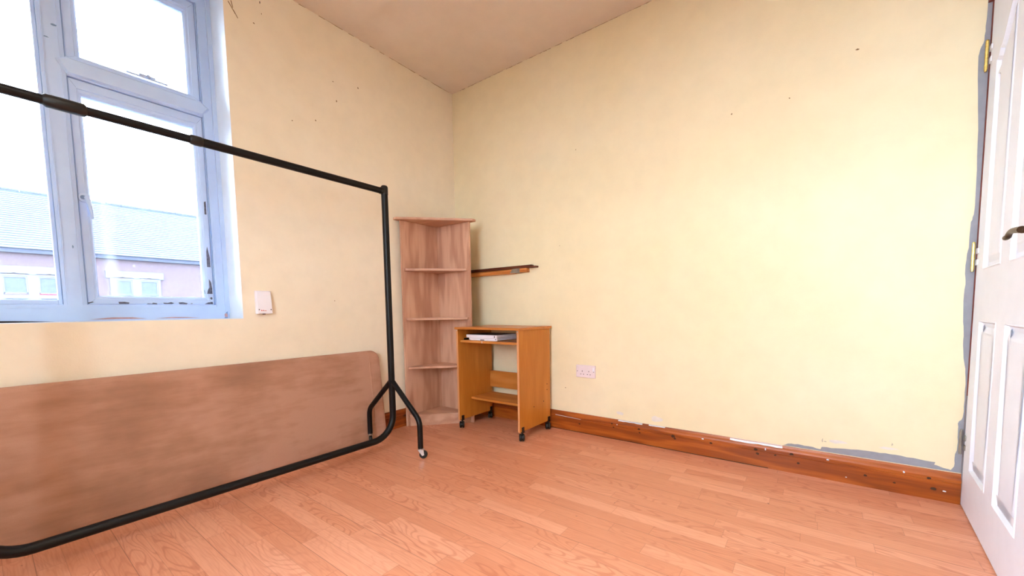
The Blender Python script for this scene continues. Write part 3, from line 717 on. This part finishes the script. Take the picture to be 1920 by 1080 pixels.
def caster(cx, cy, zt, dx, dy, parent, owner, R=0.024, fork='chrome'):
    """swivel caster; wheel centre offset (dx, dy) from the stem"""
    d = Vector((dx, dy, 0)); dd = d.normalized(); sd = Vector((-dd.y, dd.x, 0)); wc = Vector((cx, cy, R))+d
    bm = bmesh.new()
    tube(bm, [(cx, cy, zt), (cx, cy, zt-0.012)], 0.008, 14)
    for s in (-1, 1):
        pts = [Vector((cx, cy, zt-0.010))-dd*0.014, Vector((cx, cy, zt-0.010))+dd*0.018, wc+dd*0.006+Vector((0, 0, -0.002)), wc-dd*0.006+Vector((0, 0, -0.006))]
        a_ = [bm.verts.new(p+sd*s*0.0105) for p in pts]; b_ = [bm.verts.new(p+sd*s*0.0120) for p in pts]
        bm.faces.new(a_); bm.faces.new(b_[::-1])
        for i in range(4): bm.faces.new((a_[i], a_[(i+1) % 4], b_[(i+1) % 4], b_[i]))
    q = [Vector((cx, cy, zt-0.008))+dd*a1+sd*b1 for a1, b1 in [(-0.016, -0.012), (0.020, -0.012), (0.020, 0.012), (-0.016, 0.012)]]
    t_ = [bm.verts.new(p) for p in q]; l_ = [bm.verts.new(p-Vector((0, 0, 0.002))) for p in q]
    bm.faces.new(t_); bm.faces.new(l_[::-1])
    for i in range(4): bm.faces.new((t_[i], t_[(i+1) % 4], l_[(i+1) % 4], l_[i]))
    f = link('caster', bm, fork, parent); setloc(owner, f)
    bm = bmesh.new(); tube(bm, [wc-sd*0.0095, wc-sd*0.0080, wc+sd*0.0080, wc+sd*0.0095], [R-0.003, R, R, R-0.003], 24)
    tube(bm, [wc-sd*0.0100, wc+sd*0.0100], 0.006, 12)
    w = link('wheel', bm, 'black_plastic', f); setloc(owner, w)
for yy in (Y0, YL):
    for sg in (1, -1):
        bm = bmesh.new(); xe = X0+sg*0.252
        tube(bm, [(X0+sg*0.008, yy, 0.425), (X0+sg*0.05, yy, 0.372), (X0+sg*0.150, yy, 0.262) if False else (X0+sg*0.16, yy, 0.2975-0.045), ] if False else
             [(X0+sg*0.006, yy, 0.432), (X0+sg*0.227, yy, 0.243), (X0+sg*0.241, yy, 0.226), (X0+sg*0.250, yy, 0.203), (xe, yy, 0.180), (xe, yy, 0.060)], 0.0155, 18)
        l = link('leg', bm, 'black_metal', rk); setloc(rk, l)
        caster(xe, yy, 0.062, 0.012, 0.010 if sg > 0 else -0.006, l, rk, 0.023)

# ------------------------------------------------------------------ corner shelf unit
T = 0.015
kx, ky = 0.0315, -0.2335                      # outer corner of the two back panels
cu = empty('corner_shelf_unit', (0.1, -0.35, 0)); tag(cu, 'tall pale oak corner shelf unit standing in the corner of the room', 'corner shelf')
ARM = 0.3585
bm = B(kx, kx+T, ky-ARM, ky, 0.0, 1.512); c = link('back_panel', bm, 'oak', cu, bevel=0.001); setloc(cu, c)
bm = B(kx+T+0.0005, kx+ARM, ky-T, ky, 0.0, 1.512); c = link('back_panel', bm, 'oak', cu, bevel=0.001); setloc(cu, c)
def tri(e, z0, z1, cut=0.0):
    """triangular board in the corner; its ends finish e short of the panel fronts"""
    xi, yi = kx+T+0.001, ky-T-0.001; xm, ym = kx+ARM-e, ky-ARM+e
    bm = bmesh.new(); pts = [(xi, yi), (xi, ym), (xi+0.016, ym), (xm, yi-0.016), (xm, yi)]
    prism(bm, pts, lambda u, v, d: (u, v, d), z0, z1); return bm
for i, z in enumerate((1.160, 0.798, 0.437)):
    c = link('shelf', tri(0.018, z-0.008, z+0.008), 'oakx', cu, bevel=0.001); setloc(cu, c)
c = link('shelf', tri(0.012, 0.070, 0.085), 'oakx', cu, bevel=0.001); setloc(cu, c)
# plinth under the bottom shelf
bm = bmesh.new(); xi, yi = kx+T+0.001, ky-T-0.001
prism(bm, [(xi, ky-ARM+0.020), (xi+0.012, ky-ARM+0.020), (kx+ARM-0.020, yi-0.012), (kx+ARM-0.020, yi), (kx+ARM-0.034, yi), (xi, ky-ARM+0.034)], lambda u, v, d: (u, v, d), 0.0, 0.069)
c = link('plinth', bm, 'oakx', cu, bevel=0.001); setloc(cu, c)
bm = bmesh.new(); ov = 0.032
prism(bm, [(kx-0.028, ky+0.028), (kx-0.028, ky-ARM-ov), (kx+0.012, ky-ARM-ov-0.004), (kx+ARM+ov+0.004, ky-0.012), (kx+ARM+ov, ky+0.028)], lambda u, v, d: (u, v, d), 1.5125, 1.5305)
c = link('top_board', bm, 'oakx', cu, bevel=0.004); setloc(cu, c)
bm = bmesh.new(); tube(bm, [(kx+0.14, ky-T, 0.375), (kx+0.14, ky-T-0.002, 0.375)], 0.003, 10); c = link('screw_cover', bm, 'socket_white', cu); setloc(cu, c)

# ------------------------------------------------------------------ small computer desk on casters
dk = empty('computer_desk', (0.67, -0.22, 0)); tag(dk, 'small honey beech computer desk on black casters before the corner shelves', 'desk')
DX0, DX1, DY0, DY1 = 0.398, 0.958, -0.412, -0.044
c = link('side_panel', B(DX0, DX0+0.016, DY0, DY1, 0.062, 0.7235), ['beech'], dk, bevel=0.001); setloc(dk, c)
c = link('side_panel', B(DX1-0.016, DX1, DY0, DY1, 0.062, 0.7235), ['beech'], dk, bevel=0.001); setloc(dk, c)
c = link('desktop', B(DX0-0.006, DX1+0.008, DY0-0.012, DY1+0.014, 0.724, 0.740), 'beechx', dk, bevel=0.002); setloc(dk, c)
for xx in (DX0, DX1-0.016):
    c = link('edge_strip', B(xx+0.0005, xx+0.0155, DY0-0.0013, DY0-0.0002, 0.0625, 0.723), 'edge', dk); setloc(dk, c)
tr = link('keyboard_tray', B(DX0+0.022, DX1-0.022, DY0+0.018, DY1-0.05, 0.629, 0.645), 'beechx', dk, bevel=0.001); setloc(dk, tr)
for xx in (DX0+0.0165, DX1-0.0215):
    r_ = link('drawer_runner', B(xx, xx+0.005, DY0+0.06, DY1-0.02, 0.6455, 0.658), 'black_metal', dk); setloc(dk, r_)
bm = bmesh.new(); box(bm, 0.6265, 0.6305, DY0+0.0155, DY0+0.0178, 0.629, 0.645); r_ = link('edge_mark', bm, 'socket_white', tr); setloc(dk, r_)
c = link('lower_shelf', B(DX0+0.0165, DX1-0.0165, -0.288, -0.052, 0.196, 0.212), 'beechx', dk, bevel=0.001); setloc(dk, c)
c = link('back_rail', B(DX0+0.0165, DX1-0.0165, -0.070, -0.054, 0.255, 0.383), 'beechx', dk, bevel=0.001); setloc(dk, c)
c = link('back_rail', B(DX0+0.0165, DX1-0.0165, -0.070, -0.054, 0.640, 0.7235), 'beechx', dk, bevel=0.001) if False else None
for xx in (DX0-0.0015, DX1-0.0165):
    bm = bmesh.new(); tube(bm, [(xx+0.009, DY0-0.0012, 0.716), (xx+0.009, DY0-0.004, 0.716)], 0.004, 10); c = link('screw', bm, 'chrome', dk); setloc(dk, c)
for y_, z_ in [(-0.085, 0.33), (-0.085, 0.29), (-0.13, 0.215), (-0.25, 0.20)]:
    bm = bmesh.new(); tube(bm, [(DX1-0.0005, y_, z_), (DX1+0.0007, y_, z_)], 0.004, 10)
    c = link('peg_cap', bm, 'slot', dk); setloc(dk, c)
for cx_, wall_side in ((DX0+0.008, 1), (DX1-0.008, 1)):
    for cy_ in (DY0+0.030, DY1-0.022):
        bm = bmesh.new(); inner = cx_ < 0.6
        xs = (DX0+0.0163, DX0+0.0205) if inner else (DX1+0.0003, DX1+0.0045)
        box(bm, xs[0], xs[1], cy_-0.012, cy_+0.012, 0.055, 0.092)
        box(bm, cx_-0.009, xs[1] if not inner else xs[1], cy_-0.010, cy_+0.010, 0.0545, 0.0605)
        c = link('caster_bracket', bm, 'black_plastic', dk); setloc(dk, c)
        # twin-wheel caster with hood
        wc = Vector((cx_+0.004, cy_-0.006, 0.0245)); sd = Vector((0.75, 0.66, 0)).normalized()
        bm = bmesh.new()
        tube(bm, [(cx_+0.002, cy_, 0.055), (cx_+0.002, cy_, 0.040)], 0.006, 12)
        for s_ in (-1, 1):
            tube(bm, [wc+sd*s_*0.003, wc+sd*s_*0.006, wc+sd*s_*0.014, wc+sd*s_*0.017], [0.021, 0.0243, 0.0243, 0.020], 24)
        tube(bm, [wc-sd*0.006, wc+sd*0.006], 0.017, 16)
        c = link('caster', bm, 'black_plastic', dk); setloc(dk, c)

# two white boxes / laptops stacked on the tray
zt = 0.6455
bl = empty('white_laptop', (0.60, -0.27, zt)); tag(bl, 'white slim device on the desk tray, lower one of the two', 'laptop', 'white devices stacked on the tray')
bm = bmesh.new()
x0, x1, y0, y1 = 0.488, 0.752, -0.378, -0.16
prism(bm, [(x0+0.004, zt+0.003), (x0+0.02, zt+0.001), (x1-0.05, zt+0.0005), (x1-0.02, zt+0.0005), (x1, zt+0.004), (x1, zt+0.0195), (x0, zt+0.0195)], lambda u, v, d: (u, d, v), y0, y1)
c = link('case', bm, 'plastic_white', bl, bevel=0.0025, seg=3); setloc(bl, c)
bm = bmesh.new(); prism(bm, rpoly(0.598, 0.635, zt+0.003, zt+0.008, 0.002, 3), lambda u, v, d: (u, d, v), y0-0.0006, y0+0.001); c = link('latch', bm, 'slot', bl); setloc(bl, c)
bm = bmesh.new(); box(bm, x1-0.018, x1-0.010, y0-0.0006, y0+0.001, zt+0.010, zt+0.015); c = link('port', bm, 'slot', bl); setloc(bl, c)
bt = empty('white_laptop', (0.60, -0.27, zt+0.0198)); tag(bt, 'white slim device on the desk tray, stacked on top of the other', 'laptop', 'white devices stacked on the tray')
z2 = zt+0.0198; x0, x1 = 0.466, 0.748
bm = bmesh.new(); prism(bm, rpoly(x0, x1, -0.384, -0.150, 0.010, 4), lambda u, v, d: (u, v, d), z2, z2+0.0215); c = link('case', bm, 'plastic_white', bt, bevel=0.003, seg=3); setloc(bt, c)
bm = bmesh.new(); box(bm, x1-0.019, x1-0.012, -0.3846, -0.383, z2+0.004, z2+0.0165); c = link('port', bm, 'slot', bt); setloc(bt, c)
bm = bmesh.new(); prism(bm, rpoly(x0+0.004, x1-0.004, -0.380, -0.154, 0.008, 3), lambda u, v, d: (u, v, d), z2+0.0216, z2+0.0235); c = link('shadow_sheet', bm, 'black_plastic', bt, bevel=0.0006); setloc(bt, c)  # black sheet stands in for the shadow along the top edge

# ------------------------------------------------------------------ outside: terrace across the street
struct(link('ground', B(-40, 40, -40, 30, -2.95, -2.85), 'road'))
hz0 = -2.85; HXW = -18.0
hs = empty('terraced_house', (HXW, 1.0, hz0)); tag(hs, 'pink rendered terraced house with slate roof seen through the window', 'house')
c = link('wall', B(HXW-7.0, HXW, -12, 14, hz0, 2.90), 'pink', hs); setloc(hs, c)
# slate roof, stepped courses
nC = 27; ze, zr = 3.02, 5.47; xe_, xr_ = HXW+0.18, HXW-3.3
bm = bmesh.new()
for i in range(nC):
    t0, t1 = i/nC, (i+1)/nC
    xa, xb = xe_+(xr_-xe_)*t0, xe_+(xr_-xe_)*t1; za, zb = ze+(zr-ze)*t0, ze+(zr-ze)*t1
    lift = 0.022
    v = [bm.verts.new(p) for p in [(xa, -12.2, za), (xa, 14.2, za), (xa-0.004, 14.2, za+lift), (xa-0.004, -12.2, za+lift), (xb, 14.2, zb), (xb, -12.2, zb)]]
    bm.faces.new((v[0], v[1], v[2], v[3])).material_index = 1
    bm.faces.new((v[3], v[2], v[4], v[5])).material_index = 0
bb = [bm.verts.new(p) for p in [(xr_, -12.2, zr), (xr_, 14.2, zr), (xr_-3.6, 14.2, ze), (xr_-3.6, -12.2, ze)]]; bm.faces.new(bb)
c = link('roof', bm, ['slate', 'slate_edge'], hs); setloc(hs, c)
bm = bmesh.new()
for i in range(60):
    y = -12.2+i*0.44; tube(bm, [(xr_, y, zr), (xr_, y+0.43, zr)], 0.075+0.008*(i % 2), 10)
c = link('ridge_tiles', bm, 'ridge', hs); setloc(hs, c)
bm = bmesh.new(); box(bm, HXW+0.001, HXW+0.14, -12, 14, 2.89, 3.015); c = link('gutter', bm, 'gutter', hs); setloc(hs, c)
def far_window(yc, red=False):
    """two-light window under a shaped stone lintel"""
    bm = bmesh.new(); y0, y1 = yc-0.78, yc+0.78
    def arch(y, h=0.24, w=0.30): return [(y-w, 2.215), (y-w*0.9, 2.235), (y-0.06, 2.242), (y, 2.262), (y+0.06, 2.242), (y+w*0.9, 2.235), (y+w, 2.215)]
    out = [(y0, 2.215)]+arch(yc-0.36)+arch(yc+0.36)+[(y1, 2.215), (y1, 2.47), (y0, 2.47)]
    prism(bm, out, lambda u, v, d: (HXW+d, u, v), 0.001, 0.06)
    for a, b in ((yc-0.68, yc-0.60), (yc-0.11, yc+0.11), (yc+0.60, yc+0.68)): box(bm, HXW+0.001, HXW+0.05, a, b, 0.62, 2.214)
    box(bm, HXW+0.001, HXW+0.05, yc-0.60, yc-0.11, 2.165, 2.214); box(bm, HXW+0.001, HXW+0.05, yc+0.11, yc+0.60, 2.165, 2.214)
    box(bm, HXW+0.001, HXW+0.10, y0, y1, 0.50, 0.62)
    l = link('window_surround', bm, 'stone', hs); setloc(hs, l)
    for a, b in ((yc-0.60, yc-0.11), (yc+0.11, yc+0.60)):
        bm = bmesh.new()
        box(bm, HXW+0.001, HXW+0.03, a, b, 2.115, 2.165); box(bm, HXW+0.001, HXW+0.03, a, a+0.035, 0.62, 2.115); box(bm, HXW+0.001, HXW+0.03, b-0.035, b, 0.62, 2.115)
        box(bm, HXW+0.001, HXW+0.045, a, b, 1.45, 1.56); box(bm, HXW+0.001, HXW+0.03, a, b, 1.61, 1.635)
        f = link('window', bm, 'upvc', hs); setloc(hs, f)
        p_ = link('pane', B(HXW+0.002, HXW+0.012, a+0.03, b-0.03, 0.62, 2.12), 'net', f); setloc(hs, p_)
        if red:
            r_ = link('sill_strip', B(HXW+0.012, HXW+0.05, a+0.01, b-0.01, 1.565, 1.608), 'redsill' if a > yc else 'pink', f); setloc(hs, r_)
far_window(1.135); far_window(-1.29, True)
for yc in (-4.2, -8.0, 4.5, 8.2, 11.5): far_window(yc)
